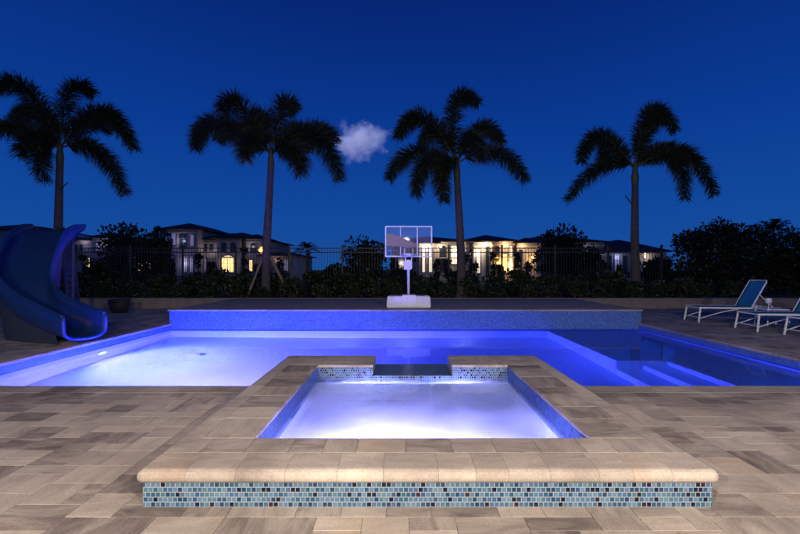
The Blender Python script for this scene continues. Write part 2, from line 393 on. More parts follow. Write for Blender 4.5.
ax0, ax1, ay0, ay1 = IX0 - e, IX1 + e, IY0 - e, IY1 + e; z1_ = SWZ - .168
quad(bm, (ax0, ay0, zb), (ax1, ay0, zb), (ax1, ay1, zb), (ax0, ay1, zb))
for p, q in (((ax0, ay0), (ax1, ay0)), ((ax1, ay0), (ax1, ay1)), ((ax1, ay1), (ax0, ay1)), ((ax0, ay1), (ax0, ay0))):
    quad(bm, (*p, zb), (*q, zb), (*q, z1_), (*p, z1_))
obj('spa_basin', bm, M['plaster'], spa)
# rim stones
bm = bmesh.new(); lay = bm.loops.layers.float_color.new('tint')
OV = .032; th = .085
ym = 2.80
nose_row(bm, lay, SX0 + .0, SX1 - .0, ym, SY0 - OV, ST, th, 'x', .17, .33, (.62, 1))
def block(x0, x1, y0, y1, tint=None): paver(bm, lay, x0, x1, y0, y1, ST, tint, th=.03, c=.003)
a = SX0 + .0
xs = [SX0]
while xs[-1] < SX1 - .5: xs.append(xs[-1] + random.uniform(.20, .38))
xs.append(SX1)
for p, q in zip(xs, xs[1:]): block(p, q, ym, IY0, random.uniform(.25, .9))
nose_row(bm, lay, SY0 + .0, SY1, SX0 + .14, SX0 - OV, ST - .0005, th, 'y', .3, .5, (.3, .8))
nose_row(bm, lay, SY0 + .0, SY1, SX1 - .14, SX1 + OV, ST - .0005, th, 'y', .3, .5, (.3, .8))
# corner knobs of the nose
for cx, sx in ((SX0, -1), (SX1, 1)):
    r = th / 2; c0 = (cx, SY0, ST - r)
    pr = [(OV - r + 0.0, r)] + [(OV - r + r * math.sin(k * math.pi / 8), r * math.cos(k * math.pi / 8)) for k in range(1, 8)] + [(OV - r, -r)]
    pr = [(max(p, .0), q) for p, q in pr]
    rings = []
    for k in range(7):
        an = k / 6 * math.pi / 2; d = (sx * math.sin(an), -math.cos(an))
        rings.append([bm.verts.new((c0[0] + d[0] * p, c0[1] + d[1] * p, c0[2] + q)) for p, q in pr])
    for A, B in zip(rings, rings[1:]):
        for k in range(len(pr) - 1):
            f = bm.faces.new((A[k], A[k + 1], B[k + 1], B[k]))
            for l in f.loops: l[lay] = (.7, .3, 0, 1)
def column(x0, x1, y0, y1):
    y = y0
    while y < y1 - .01:
        n = y + random.uniform(.24, .42)
        if y1 - n < .2: n = y1
        block(x0, x1, y, n, random.random() ** 1.3); y = n
for (p, q) in ((SX0 + .14, IX0), (IX1, SX1 - .14)):
    column(p, q, IY0, IY1)
nose = .0
def rowx(x0, x1, y0, y1):
    x = x0
    while x < x1 - .01:
        n = x + random.uniform(.3, .5)
        if x1 - n < .25: n = x1
        block(x, n, y0, y1, random.uniform(.2, .8)); x = n
rowx(SX0 + .14, GX0, IY1, SY1); rowx(GX1, SX1 - .14, IY1, SY1)
obj('stone_rim', bm, M['paver'], spa, recalc=True)
bm = bmesh.new(); box(bm, GX0 + .002, GX1 - .002, IY1 - .012, SY1 + .03, GZ - .012, GZ, .004)
obj('spillway', bm, M['mosaic_dark'], spa)
bm = bmesh.new()   # core under the rim stones
zk = ST - .005
box(bm, SX0 - .002, SX1 + .002, SY0 + .01, 2.81, ST - .07, ST - .006)
box(bm, SX0 + .002, SX0 + .15, SY0 + .3, SY1 - .01, ST - .07, ST - .0065); box(bm, SX1 - .15, SX1 - .002, SY0 + .3, SY1 - .01, ST - .07, ST - .0065)
box(bm, SX0 + .145, IX0 - t, SY0 + .3, SY1 - .05, -.05, zk); box(bm, IX1 + t, SX1 - .145, SY0 + .3, SY1 - .05, -.05, zk)
box(bm, IX0 - t, IX1 + t, 2.812, IY0 - t, -.05, zk)
t2 = .004
box(bm, IX0 - t, IX1 + t, IY0 - t, IY0 - t2, ST - .03, zk); box(bm, IX0 - t, IX0 - t2, IY0, IY1, ST - .03, zk - .0003); box(bm, IX1 + t2, IX1 + t, IY0, IY1, ST - .03, zk - .0003)
box(bm, IX0 - t, GX0 - .004, IY1 + t2, IY1 + t, ST - .03, zk - .0006); box(bm, GX1 + .004, IX1 + t, IY1 + t2, IY1 + t, ST - .03, zk - .0006)
box(bm, IX0 - t, GX0, IY1 + t, SY1 - .05, -.05, zk); box(bm, GX1, IX1 + t, IY1 + t, SY1 - .05, -.05, zk); box(bm, GX0, GX1, IY1 + t, SY1 - .05, -.05, GZ - .014)
obj('masonry_core', bm, M['joint'], spa)

# ------------------------------------------------------------------ water
bm = bmesh.new()
for (a, b_, c, d) in ((PX0 + .004, PX1 - .004, SY1 + .001, PY1 - .013), (PX0 + .004, SX0 - .001, PY0 + .001, SY1 + .001), (SX1 + .001, PX1 - .004, PY0 + .001, SY1 + .001)):
    quad(bm, (a, c, WZ), (b_, c, WZ), (b_, d, WZ), (a, d, WZ))
tag(obj('pool_water', bm, M['water']), kind='structure')
bm = bmesh.new(); box(bm, IX0 - .02, IX1 + .02, IY0 - .02, IY1 + .02, SWZ - .80, SWZ)
m = M['spa_water']; nt = m.node_tree; L = nt.links.new     # water full of fine bubbles from the jets
tc = nt.nodes.new('ShaderNodeTexCoord')
n1 = N(nt, 'ShaderNodeTexNoise', Scale=1.7, Detail=2, Roughness=.45, Distortion=.5); L(tc.outputs['Object'], n1.inputs['Vector'])
mr = nt.nodes.new('ShaderNodeMapRange'); mr.inputs['From Min'].default_value = .42; mr.inputs['From Max'].default_value = .60; mr.inputs['To Min'].default_value = .3; mr.inputs['To Max'].default_value = 3.6; L(n1.outputs['Fac'], mr.inputs['Value'])
pv = nt.nodes.new('ShaderNodeVolumePrincipled'); pv.inputs['Color'].default_value = (.93, .93, 1, 1); L(mr.outputs[0], pv.inputs['Density'])
L(pv.outputs[0], nt.nodes['Material Output'].inputs['Volume'])
tag(obj('spa_water', bm, M['spa_water']), kind='structure')

# ------------------------------------------------------------------ underwater lights
def area(name, loc, dirn, size, energy, color, mis=False, spread=None, shape='DISK'):
    l = bpy.data.lights.new(name, 'AREA'); l.shape = shape; l.size = size; l.energy = energy; l.color = color
    if spread: l.spread = spread
    l.cycles.use_multiple_importance_sampling = mis
    o = bpy.data.objects.new(name, l); link(o); o.location = loc
    o.rotation_euler = Vector(dirn).to_track_quat('-Z', 'Y').to_euler(); return o
def fixture(par, c, n, r=.13):
    bm = bmesh.new(); lathe(bm, [(r * 1.25, 0), (r * 1.25, .015), (r, .03)], 24)
    mt = Matrix.Translation(c) @ Vector(n).to_track_quat('Z', 'Y').to_matrix().to_4x4()
    bmesh.ops.transform(bm, matrix=mt, verts=bm.verts); h = obj('pool_light', bm, M['whiteplastic'], par)
    bm = bmesh.new(); lathe(bm, [(r, .0), (r * .9, .012), (r * .4, .02)], 24)
    mt = Matrix.Translation(Vector(c) + Vector(n) * .03) @ Vector(n).to_track_quat('Z', 'Y').to_matrix().to_4x4()
    bmesh.ops.transform(bm, matrix=mt, verts=bm.verts); obj('lens', bm, M['poollamp'], h, smooth=True)
BLUE = (.22, .19, 1.0)
LAV = (.52, .285, 1.0); SAT = (.02, .055, 1.0)
fixture(pool, (PX0, 8.75, -.82), (1, 0, 0)); area('pool_lamp_glow', (PX0 + .12, 8.75, -.82), (1, 0, -.6), .26, 300, LAV, False, R(130))
area('pool_lamp_glow', (PX0 + .12, 8.75, -.80), (1, 0, -.06), .26, 1750, SAT)
fixture(pool, (-3.6, PY0, -.82), (0, 1, 0)); area('pool_lamp_glow', (-3.6, PY0 + .12, -.82), (-.18, 1, -.25), .26, 400, LAV, False, R(125))
fixture(pool, (-1.85, PY0, -.82), (0, 1, 0)); area('pool_lamp_glow', (-1.85, PY0 + .12, -.82), (0, 1, -.2), .26, 170, LAV, False, R(110))
SPAC = (.44, .38, 1.0)
for sx_ in (-.35, .67):
    fixture(spa, (sx_, IY1 + .004, -.30), (0, -1, 0), .08); area('spa_lamp_glow', (sx_, IY1 - .06, -.30), (0, -1, .1), .30, 250, SPAC)
    fixture(spa, (sx_, IY0 - .004, -.24), (0, 1, 0), .08); area('spa_lamp_glow', (sx_, IY0 + .06, -.24), (0, 1, -.1), .30, 125, SPAC)
# white fitting lying on the pool floor
d = empty('floor_fitting', (-4.55, 9.3, FLOOR), .3, 'small white oblong fitting on the bright pool floor', 'drain cover')
bm = bmesh.new(); box(bm, -.28, .28, -.13, .13, 0, .05, .02); wob = obj('cover_plate', bm, M['whiteplastic'], d)
bm = bmesh.new(); tube(bm, [(-.16, 0, .05), (-.14, 0, .10), (.14, 0, .10), (.16, 0, .05)], .02, 8); obj('handle', bm, M['whiteplastic'], d)

# ------------------------------------------------------------------ slide
def catmull(P, n):
    P = [Vector(p) for p in P]; P = [P[0] * 2 - P[1]] + P + [P[-1] * 2 - P[-2]]; out = []
    for i in range(1, len(P) - 2):
        for k in range(n):
            t = k / n; a, b_, c, d = P[i - 1:i + 3]
            out.append(.5 * ((2 * b_) + (-a + c) * t + (2 * a - 5 * b_ + 4 * c - d) * t * t + (-a + 3 * b_ - 3 * c + d) * t ** 3))
    out.append(P[-2]); return out
sl = empty('pool_slide', (-7.6, 9.2, 0), label='curved blue moulded slide with high side walls, its mouth at the pool edge', cat='water slide')
path = catmull([(-8.22, 10.50, 2.34), (-8.18, 10.08, 2.0), (-8.07, 9.58, 1.46), (-7.80, 9.05, .84), (-7.30, 8.74, .45), (-6.62, 8.52, .20), (-5.99, 8.30, .10)], 8)
nP = len(path); rows = []
def lerp(a, b_, t): return a + (b_ - a) * t
for i, p in enumerate(path):
    s = i / (nP - 1)
    tg = path[min(i + 1, nP - 1)] - path[max(i - 1, 0)]; th_ = Vector((tg.x, tg.y, 0)).normalized()
    side = Vector((th_.y, -th_.x, 0))          # right-hand side when going down
    w = lerp(.60, .38, min(1, s * 1.5)) if s < .9 else lerp(.38, .40, (s - .9) * 10)
    hL = lerp(.14, .62, min(1, s / .28)) - .12 * s; hR = hL
    if s > .85: hL *= 1 - (s - .85) * .8; hR *= 1 - (s - .85) * .8
    row = []
    K = 16
    for k in range(K + 1):
        a = -1 + 2 * k / K
        x = math.copysign(min(1, abs(a) * 1.25) ** 1.0 * w, a) if abs(a) < .6 else math.copysign(w * (.75 + .22 * (abs(a) - .6) / .4), a)
        x = math.sin(max(-1, min(1, a * 1.35)) * math.pi / 2) * w
        z = (abs(a) ** 2.6) * (hR if a > 0 else hL)
        row.append(p + side * x + Vector((0, 0, 1)) * z)
    rows.append(row)
bm = bmesh.new(); vr = [[bm.verts.new(v) for v in r] for r in rows]
for A, B in zip(vr, vr[1:]):
    for k in range(len(A) - 1): bm.faces.new((A[k], A[k + 1], B[k + 1], B[k]))
fl = wobj('chute', bm, M['slide'], sl, True)
md = fl.modifiers.new('s', 'SOLIDIFY'); md.thickness = .035; md.offset = 0
bm = bmesh.new()
tube(bm, [r[0] for r in rows], .032, 10)
wobj('rolled_lip', bm, M['slide'], sl, True)
bm = bmesh.new(); tube(bm, [r[-1] for r in rows], .032, 10); wobj('rolled_lip', bm, M['slide'], sl, True)
bm = bmesh.new(); tube(bm, rows[-1], .035, 10); wobj('mouth_lip', bm, M['slide'], sl, True)
# moulded skirt under the chute
bm = bmesh.new(); i0, i1 = int(nP * .28), int(nP * .90); rg = []
for i in range(i0, i1 + 1):
    r = rows[i]; a, b_ = r[1], r[-2]; mid = path[i]; dn = 0.0
    al = Vector((a.x, a.y, 0)).lerp(Vector((mid.x, mid.y, 0)), .30); bl = Vector((b_.x, b_.y, 0)).lerp(Vector((mid.x, mid.y, 0)), .30)
    pts = [a - Vector((0, 0, .04)), al.lerp(a, .35) if False else Vector((lerp(al.x, a.x, .5), lerp(al.y, a.y, .5), a.z * .45)), al, bl, Vector((lerp(bl.x, b_.x, .5), lerp(bl.y, b_.y, .5), b_.z * .45)), b_ - Vector((0, 0, .04))]
    rg.append([bm.verts.new(v) for v in pts])
for A, B in zip(rg, rg[1:]):
    for k in (0, 1, 3, 4): bm.faces.new((A[k], A[k + 1], B[k + 1], B[k]))
wobj('base_skirt', bm, M['slide_base'], sl, True)
# upper support tower and ladder behind
bm = bmesh.new()
for (x, y) in ((-8.80, 10.6), (-7.95, 10.6)): tube(bm, [(x, y, 0), (x, y, 2.22)], .035, 8)
wobj('support_frame', bm, M['slide_base'], sl)
bm = bmesh.new(); box(bm, -8.86, -7.84, 10.5, 11.0, 2.20, 2.27, .015); wobj('top_platform', bm, M['slide_base'], sl)
for x in (-9.10, -8.42):
    bm = bmesh.new(); K = 13
    for k in range(K + 1):   # moulded side panel with slots
        t_ = k / K; y = lerp(11.34, 11.06, t_); z = lerp(.05, 2.12, t_)
        box(bm, x - .02, x + .02, y - .20, y + .14, z - .05, z + .075, .008)
    tube(bm, [(x, 11.48, 0), (x, 11.20, 2.1), (x, 11.08, 2.36), (x, 10.85, 2.46), (x, 10.65, 2.42), (x, 10.56, 2.3)], .04, 8)
    tube(bm, [(x, 11.12, 0), (x, 10.84, 2.2)], .04, 8)
    wobj('ladder_side', bm, M['slide_base'], sl)
for k in range(7):
    t_ = (k + .5) / 7; bm = bmesh.new(); y = lerp(11.34, 11.06, t_); z = lerp(.15, 2.1, t_)
    box(bm, -9.08, -8.44, y - .10, y + .06, z - .02, z + .02, .006); wobj('ladder_tread', bm, M['slide_base'], sl)

# ------------------------------------------------------------------ basketball hoop
D = 12.35; hx = PX(408.5, D)
hp = empty('basketball_hoop', (hx, D, TZ), 0, 'white poolside basketball goal with clear backboard on the tiled wall', 'basketball hoop')
bm = bmesh.new(); s = D / F
# hollow-moulded base: wide body tapered at the ends, with a raised centre block
hw = 21.5 * s; hb = 11 * s
vs = []
for y in (-.36, .36):
    for (x, z) in ((-hw, 0), (hw, 0), (hw * .985, hb * .85), (hw * .955, hb), (-hw * .955, hb), (-hw * .985, hb * .85)): vs.append(bm.verts.new((x, y * (1 if z < .2 else .86), z)))
bm.faces.new(vs[:6][::-1]); bm.faces.new(vs[6:])
for k in range(6): bm.faces.new((vs[k], vs[(k + 1) % 6], vs[6 + (k + 1) % 6], vs[6 + k]))
bmesh.ops.bevel(bm, geom=list(bm.edges), offset=.018, segments=3, affect='EDGES'); obj('base', bm, M['whiteplastic'], hp)
bm = bmesh.new(); box(bm, -6.5 * s, 7.5 * s, -.40, .2, .02, hb + .035, .02); obj('base_centre_block', bm, M['white'], hp)
bm = bmesh.new(); tube(bm, [(0, -.02, hb), (0, .02, 38 * s), (0, .02, 47 * s)], .038, 12); obj('pole', bm, M['white'], hp, True)
bm = bmesh.new(); box(bm, -4.6 * s, 3.6 * s, -.07, .10, 37 * s, 46.5 * s, .02); obj('height_collar', bm, M['white'], hp)
zb0, zb1 = 49.5 * s, 80 * s; bx = 23.2 * s
bb = bmesh.new(); fw = .032
box(bb, -bx, bx, -.20, -.16, zb0, zb0 + fw, .006); box(bb, -bx, bx, -.20, -.16, zb1 - fw, zb1, .006)
box(bb, -bx, -bx + fw, -.199, -.161, zb0 + fw, zb1 - fw); box(bb, bx - fw, bx, -.199, -.161, zb0 + fw, zb1 - fw)
for x in (-8.0 * s, 8.6 * s): box(bb, x - .012, x + .012, -.158, -.13, zb0 + .01, zb1 - .01)
fr = obj('backboard_frame', bb, M['white'], hp)
bm = bmesh.new(); box(bm, -bx + fw + .001, bx - fw - .001, -.186, -.180, zb0 + fw + .001, zb1 - fw - .001); obj('clear_panel', bm, M['acrylic'], hp)
bm = bmesh.new()    # reflection in the panel, painted on as a flat tan curved shape
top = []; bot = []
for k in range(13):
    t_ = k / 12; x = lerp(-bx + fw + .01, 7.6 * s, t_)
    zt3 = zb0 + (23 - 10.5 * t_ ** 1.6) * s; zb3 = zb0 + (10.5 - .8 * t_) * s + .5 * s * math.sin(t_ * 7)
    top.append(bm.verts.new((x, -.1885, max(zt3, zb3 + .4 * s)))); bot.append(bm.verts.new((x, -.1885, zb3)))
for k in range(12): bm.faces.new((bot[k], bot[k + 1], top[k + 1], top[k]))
g = obj('painted_reflection', bm, M['tan'], hp); md = g.modifiers.new('s', 'SOLIDIFY'); md.thickness = .002
bm = bmesh.new(); n = 28
tube(bm, [(.20 * math.cos(a) + 0, -.20 - .24 - .0 + .20 * math.sin(a), zb0 + .06) for a in [i * 2 * math.pi / n for i in range(n + 1)]], .010, 8, False)
obj('rim', bm, M['white'], hp, True)
bm = bmesh.new(); box(bm, -.07, .07, -.26, -.201, zb0 + .0, zb0 + .10, .008); tube(bm, [(-.05, -.25, zb0 + .05), (-.1, -.30, zb0 + .055)], .01, 6); tube(bm, [(.05, -.25, zb0 + .05), (.1, -.30, zb0 + .055)], .01, 6); obj('rim_bracket', bm, M['white'], hp)
for (x) in (-4.2 * s, 4.2 * s):
    bm = bmesh.new(); tube(bm, [(x * .5, .02, 43 * s), (x, -.13, 53 * s), (x, -.15, 58 * s)], .018, 8); obj('backboard_arm', bm, M['white'], hp)

# ------------------------------------------------------------------ loungers
LG = 'sling loungers along the right side of the pool'
def lounger():
    r = empty('sun_lounger', (0, 0, 0), 0, 'blue sling lounger farthest from the camera, beside the garden wall', 'sun lounger', LG)
    W = .68; z = .37; Ls = 1.28; Lt = 1.95; tr = .018
    for y in (0, W):
        bm = bmesh.new(); box(bm, 0, Lt, y - .015, y + .015, z, z + .045, .006); obj('side_rail', bm, M['white'], r)
    for x in (0.0, Lt):
        bm = bmesh.new(); tube(bm, [(x, 0, z + .022), (x, W, z + .022)], .017, 8); obj('cross_bar', bm, M['white'], r)
    for x, dx in ((.02, -.05), (Lt - .15, .06)):
        for y, dy in ((0, -.02), (W, .03)):
            bm = bmesh.new(); box(bm, -.02, .02, -.013, .013, 0, z + .01, .005)
            for v in bm.verts:
                f_ = 1 - v.co.z / z; v.co.x += x + dx * f_; v.co.y += y + dy * f_
            obj('leg', bm, M['white'], r)
    for x, dx in ((.02, -.04), (Lt - .15, .04)):
        bm = bmesh.new(); tube(bm, [(x + dx * .6, 0, .13), (x + dx * .6, W, .13)], .012, 8); obj('stretcher', bm, M['white'], r)
    for y in (0, W):
        bm = bmesh.new(); tube(bm, catmull([(-.01, y, .10), (.28, y, .20), (.62, y, .30), (.95, y, .36)], 5), .013, 8); obj('arched_brace', bm, M['white'], r)
    bm = bmesh.new(); n = 14
    def sag(a, b_): return -.018 * math.sin(math.pi * b_)
    g = [[bm.verts.new((.03 + (Ls - .03) * i / n, .016 + (W - .032) * j / 8, z + .040 + sag(i / n, j / 8))) for j in range(9)] for i in range(n + 1)]
    for i in range(n):
        for j in range(8): bm.faces.new((g[i][j], g[i + 1][j], g[i + 1][j + 1], g[i][j + 1]))
    o = obj('seat_sling', bm, M['sling'], r, True); md = o.modifiers.new('s', 'SOLIDIFY'); md.thickness = .006
    an = R(62); c_, s_ = math.cos(an), math.sin(an); Lb = .80
    def bk(u, y, o_=0): return (Ls + c_ * u - s_ * o_, y, z + .045 + s_ * u + c_ * o_)
    bm = bmesh.new(); g = [[bm.verts.new(bk(Lb * i / n, .02 + (W - .04) * j / 8, -.02 * math.sin(math.pi * j / 8))) for j in range(9)] for i in range(n + 1)]
    for i in range(n):
        for j in range(8): bm.faces.new((g[i][j], g[i + 1][j], g[i + 1][j + 1], g[i][j + 1]))
    b_ = obj('backrest', bm, M['sling'], r, True); md = b_.modifiers.new('s', 'SOLIDIFY'); md.thickness = .006
    bm = bmesh.new(); tube(bm, [bk(0, .0), bk(Lb * .94, .0), bk(Lb, .03), bk(Lb, W - .03), bk(Lb * .94, W), bk(0, W)], .018, 8); obj('backrest_frame', bm, M['white'], b_, True)
    for y in (.03, W - .03):
        bm = bmesh.new(); tube(bm, [bk(Lb * .5, y), (Ls + .55, y, z + .02)], .011, 6); obj('backrest_prop', bm, M['white'], r)
    return r
l0 = lounger()
spots = [((7.98, 11.62), -7, None), ((8.10, 9.86), -4, 'blue sling lounger second in the row, in front of the white goblet'), ((8.30, 8.72), -3, 'blue sling lounger nearest the camera, cut by the right edge of the photo')]
for i, ((x, y), a, lb) in enumerate(spots):
    o = l0 if i == 0 else copy_tree(l0)
    o.location = (x, y, 0); o.rotation_euler.z = R(a)
    if lb: o['label'] = lb
tb = empty('side_table', (9.42, 11.05, 0), R(-6), 'low white side table between the two farther blue loungers', 'side table')
bm = bmesh.new(); box(bm, -.27, .27, -.25, .25, .40, .425, .008); obj('table_top', bm, M['white'], tb)
for x in (-.24, .24):
    for y in (-.22, .22):
        bm = bmesh.new(); tube(bm, [(x * 1.05, y * 1.05, 0), (x, y, .40)], .014, 8); obj('leg', bm, M['white'], tb)
gb = empty('goblet', (9.28, 10.98, .425), 0, 'white stemmed goblet standing on the side table', 'goblet')
bm = bmesh.new(); lathe(bm, [(.045, .13), (.068, .16), (.072, .20), (.066, .265), (.060, .265), (.055, .2), (.02, .15)], 20); obj('cup', bm, M['white'], gb, True)
bm = bmesh.new(); lathe(bm, [(.045, 0), (.04, .008), (.010, .02), (.009, .13), (.02, .14)], 16); obj('stem', bm, M['whiteplastic'], gb, True)

# dark pot by the slide
pt = empty('flower_pot', (PX(119.5, 14.3), 14.3, 0), 0, 'round dark pot standing on the deck left of the tiled wall', 'pot')
bm = bmesh.new(); lathe(bm, [(.20, 0), (.27, .12), (.32, .30), (.31, .38), (.34, .40), (.34, .44), (.29, .44), (.27, .36)], 24); obj('pot_body', bm, M['pot'], pt, True)
bm = bmesh.new(); lathe(bm, [(.29, .35), (.2, .385), (.05, .39)], 20); obj('soil', bm, M['soil'], pt)

# ------------------------------------------------------------------ palms
def bez(a, b_, c, t): return a * (1 - t) ** 2 + b_ * 2 * t * (1 - t) + c * t * t
def make_frond(rng, P0, P1, P2, llen, name_par):
    n = 58; bm = bmesh.new(); rb = bmesh.new()
    pts = [bez(P0, P1, P2, i / 16) for i in range(17)]
    tube(rb, pts, [lerp(.038, .006, i / 16) for i in range(17)], 6)
    L = sum((q - p).length for p, q in zip(pts, pts[1:]))
    down = Vector((0, 0, -1))
    ns = int(L * 40)
    for i in range(ns):
        t = .09 + .91 * (i + rng.random()) / ns
        p = bez(P0, P1, P2, t); tg = (bez(P0, P1, P2, min(1, t + .02)) - bez(P0, P1, P2, t - .02)).normalized()
        u = tg.cross(Vector((0, 0, 1)));
        if u.length < .05: u = Vector((1, 0, 0))
        u.normalize(); v = u.cross(tg)
        prof = min(1, .45 + t * 2.2) * (1 - .45 * t ** 4)
        for k in range(10):
            an = rng.uniform(0, 2 * math.pi)
            rad = u * math.cos(an) + v * math.sin(an)
            be = R(rng.uniform(50, 84)) * (1 - .18 * t)
            d = (tg * math.cos(be) + rad * math.sin(be)).normalized()
            l = llen * prof * rng.uniform(.65, 1.1); w = .0135 * rng.uniform(.7, 1.2)
            q1 = p + d * l * .5 + down * l * .03; q2 = p + d * l + down * l * rng.uniform(.05, .30)
            sd = d.cross(Vector((rng.uniform(-1, 1), rng.uniform(-1, 1), rng.uniform(-1, 1)))).normalized() * w
            a = bm.verts.new(p - sd * .5); b_ = bm.verts.new(p + sd * .5); c = bm.verts.new(q1 + sd); e_ = bm.verts.new(q1 - sd); f_ = bm.verts.new(q2)
            bm.faces.new((a, b_, c, e_)); bm.faces.new((e_, c, f_))
    fo = obj('frond', bm, M['frond'], None, recalc=False); fo.parent = name_par; fo.data.transform(Matrix.Translation(-name_par.location))
    ro = obj('rachis', rb, M['rachis'], fo, True); ro.data.transform(Matrix.Translation(-name_par.location))
def palm(label, D, base_px, hub, fronds, llen=.70, r0=.165, twig=None, seed=1, extra=()):
    rng = random.Random(seed)
    H = Vector((PX(hub[0], D), D, PZ(hub[1], D))); B = Vector((PX(base_px, D), D, .25))
    pr = empty('palm_tree', B, 0, label, 'palm tree', 'tall foxtail palms in the planting bed behind the pool')
    bm = bmesh.new(); pts = []; rs = []; n = 44
    for i in range(n + 1):
        t = i / n; p = B.lerp(H, t); p.x += .10 * math.sin(t * 2.6) * (1 - t) * (1 if seed % 2 else -1)
        pts.append(p); rs.append(r0 * lerp(1.12, .72, t) * (1.35 - .35 * min(1, t * 12)) * (1 + .02 * (1 if i % 2 else -1)))
    tube(bm, pts, rs, 14)
    if twig:
        a = Vector((PX(twig[0], D), D - .05, PZ(twig[1], D))); b_ = Vector((PX(twig[2], D), D - .1, PZ(twig[3], D)))
        tube(bm, [a, b_], [.035, .02], 6)
    tr = obj('trunk', bm, M['bark'], None, True); tr.parent = pr; tr.data.transform(Matrix.Translation(-pr.location))
    bm = bmesh.new(); tube(bm, [H - Vector((0, 0, .25)), H + Vector((0, 0, .1)), H + Vector((0, 0, .55)), H + Vector((0, 0, .75))], [r0 * .72, r0 * .85, r0 * .5, .03], 12)
    cs = obj('crown_shaft', bm, M['crownshaft'], None, True); cs.parent = pr; cs.data.transform(Matrix.Translation(-pr.location))
    P0 = H + Vector((0, 0, .45))
    for (mx_, my, tx, ty, dm, dt) in fronds:
        Mi = Vector((PX(mx_, D), D + dm, PZ(my, D))); T = Vector((PX(tx, D), D + dt, PZ(ty, D)))
        if dm or dt:   # keep the drawn place when the point stands nearer or farther
            Mi = Vector((PX(mx_, D + dm), D + dm, PZ(my, D + dm))); T = Vector((PX(tx, D + dt), D + dt, PZ(ty, D + dt)))
        C = Mi * 2 - (P0 + T) * .5
        make_frond(rng, P0, C, T, llen, pr)
    return pr
palm('leftmost tall palm, its trunk rising behind the blue slide', 17.2, 54, (60, 160), [
    (70, 92, 92, 92, .2, .5), (28, 90, -8, 88, -.4, -.8), (26, 128, -16, 132, .3, .6), (42, 148, 44, 180, -.5, -.9), (100, 112, 134, 148, -.3, -.5), (97, 150, 125, 193, .4, .6), (40, 112, 14, 118, .8, 1.6), (88, 122, 112, 128, 1.0, 1.7), (36, 135, 20, 155, -.9, -1.5)], seed=1, twig=(60, 190, 70, 183))
palm('tall palm held by slanting wooden braces, second from the left', 17.0, 266, (271, 166), [
    (218, 122, 196, 147, .2, .4), (240, 106, 222, 110, -.5, -.9), (240, 130, 220, 138, .5, .9), (282, 108, 294, 108, .3, .7), (311, 134, 340, 178, -.3, -.5), (292, 148, 301, 172, -.7, -1.2), (312, 130, 334, 140, .6, 1.2), (262, 118, 250, 128, .9, 1.8), (250, 140, 246, 158, -.8, -1.3), (295, 130, 308, 150, .9, 1.5)], llen=.76, seed=2)
palm('tall palm just right of the basketball hoop, third from the left', 17.0, 461, (457, 175), [
    (455, 104, 478, 102, .2, .5), (424, 118, 398, 136, -.3, -.6), (414, 152, 389, 178, .3, .5), (427, 162, 417, 194, -.5, -.9), (443, 168, 444, 200, -.9, -1.2), (481, 128, 501, 142, .5, .9), (497, 152, 525, 180, -.2, -.4), (438, 130, 420, 148, .9, 1.6), (470, 138, 482, 158, -.8, -1.2)], llen=.66, seed=3)
palm('rightmost tall palm, slimmer crown with sky between its fronds', 17.0, 637, (635, 180), [
    (650, 112, 675, 130, .2, .4), (600, 136, 581, 161, -.3, -.5), (604, 164, 567, 199, .3, .6), (680, 150, 714, 194, -.2, -.4), (672, 156, 685, 197, -.7, -1.0), (612, 144, 602, 160, .8, 1.4), (648, 128, 664, 118, .8, 1.5), (660, 150, 696, 160, .6, 1.2)], llen=.60, seed=4, twig=(634, 208, 624, 196))
for (a, b_, lb) in (((262, 252, 17.0), (246, 295, 16.5), 'slanting wooden brace on the left side of the second palm'), ((273, 256, 17.0), (291, 288, 17.4), 'slanting wooden brace on the right side of the second palm')):
    A = Vector((PX(a[0], a[2]), a[2], PZ(a[1], a[2]))); B = Vector((PX(b_[0], b_[2]), b_[2], .28))
    A.x += .1 if a[0] < 266 else -.1
    bm = bmesh.new(); tube(bm, [A, B], .05, 4)
    tag(obj('wooden_brace', bm, M['wood']), lb, 'tree brace', 'wooden braces propping the second palm')

# ------------------------------------------------------------------ leafy plants
def leaves(bm, rng, c, rad, n, size, up=.3, shell=.55):
    for _ in range(n):
        d = Vector((rng.gauss(0, 1), rng.gauss(0, 1), rng.gauss(0, 1))).normalized()
        q = d * (shell + (1 - shell) * rng.random() ** .6)
        p = Vector((c[0] + q.x * rad[0], c[1] + q.y * rad[1], c[2] + q.z * rad[2]))
        l = (d + Vector((rng.uniform(-1, 1), rng.uniform(-1, 1), rng.uniform(-1, 1) + up))).normalized()
        s = size * rng.uniform(.6, 1.4); w = l.cross(Vector((rng.uniform(-1, 1), rng.uniform(-1, 1), rng.uniform(-1, 1)))).normalized() * s * .28
        a, b_, e_, f_ = bm.verts.new(p), bm.verts.new(p + l * s * .5 + w), bm.verts.new(p + l * s), bm.verts.new(p + l * s * .5 - w)
        bm.faces.new((a, b_, e_, f_))
def clumpy(rng, w, dpt, h, z0, nc, nl, size, taper=.35):
    bm = bmesh.new(); cs = []
    for k in range(nc):
        t = rng.random(); z = z0 + h * t; sp = (1 - taper * t) * rng.random() ** .5; a = rng.uniform(0, 6.283)
        c = (math.cos(a) * w * .5 * sp, math.sin(a) * dpt * .5 * sp, z); cs.append(c)
        r = rng.uniform(.16, .30) * min(w, h)
        leaves(bm, rng, c, (r, r, r * .8), nl, size)
    return bm, cs
SH = []
for v in range(5):
    rng = random.Random(50 + v)
    bm, cs = clumpy(rng, 1.5, 1.0, .85, .12, 15, 95, .13)
    sm = bmesh.new()
    for c in cs[:8]: tube(sm, [(c[0] * .2, c[1] * .2, 0), (c[0] * .6, c[1] * .6, c[2] * .6), c], [.02, .014, .006], 5)
    SH.append((bm, sm))
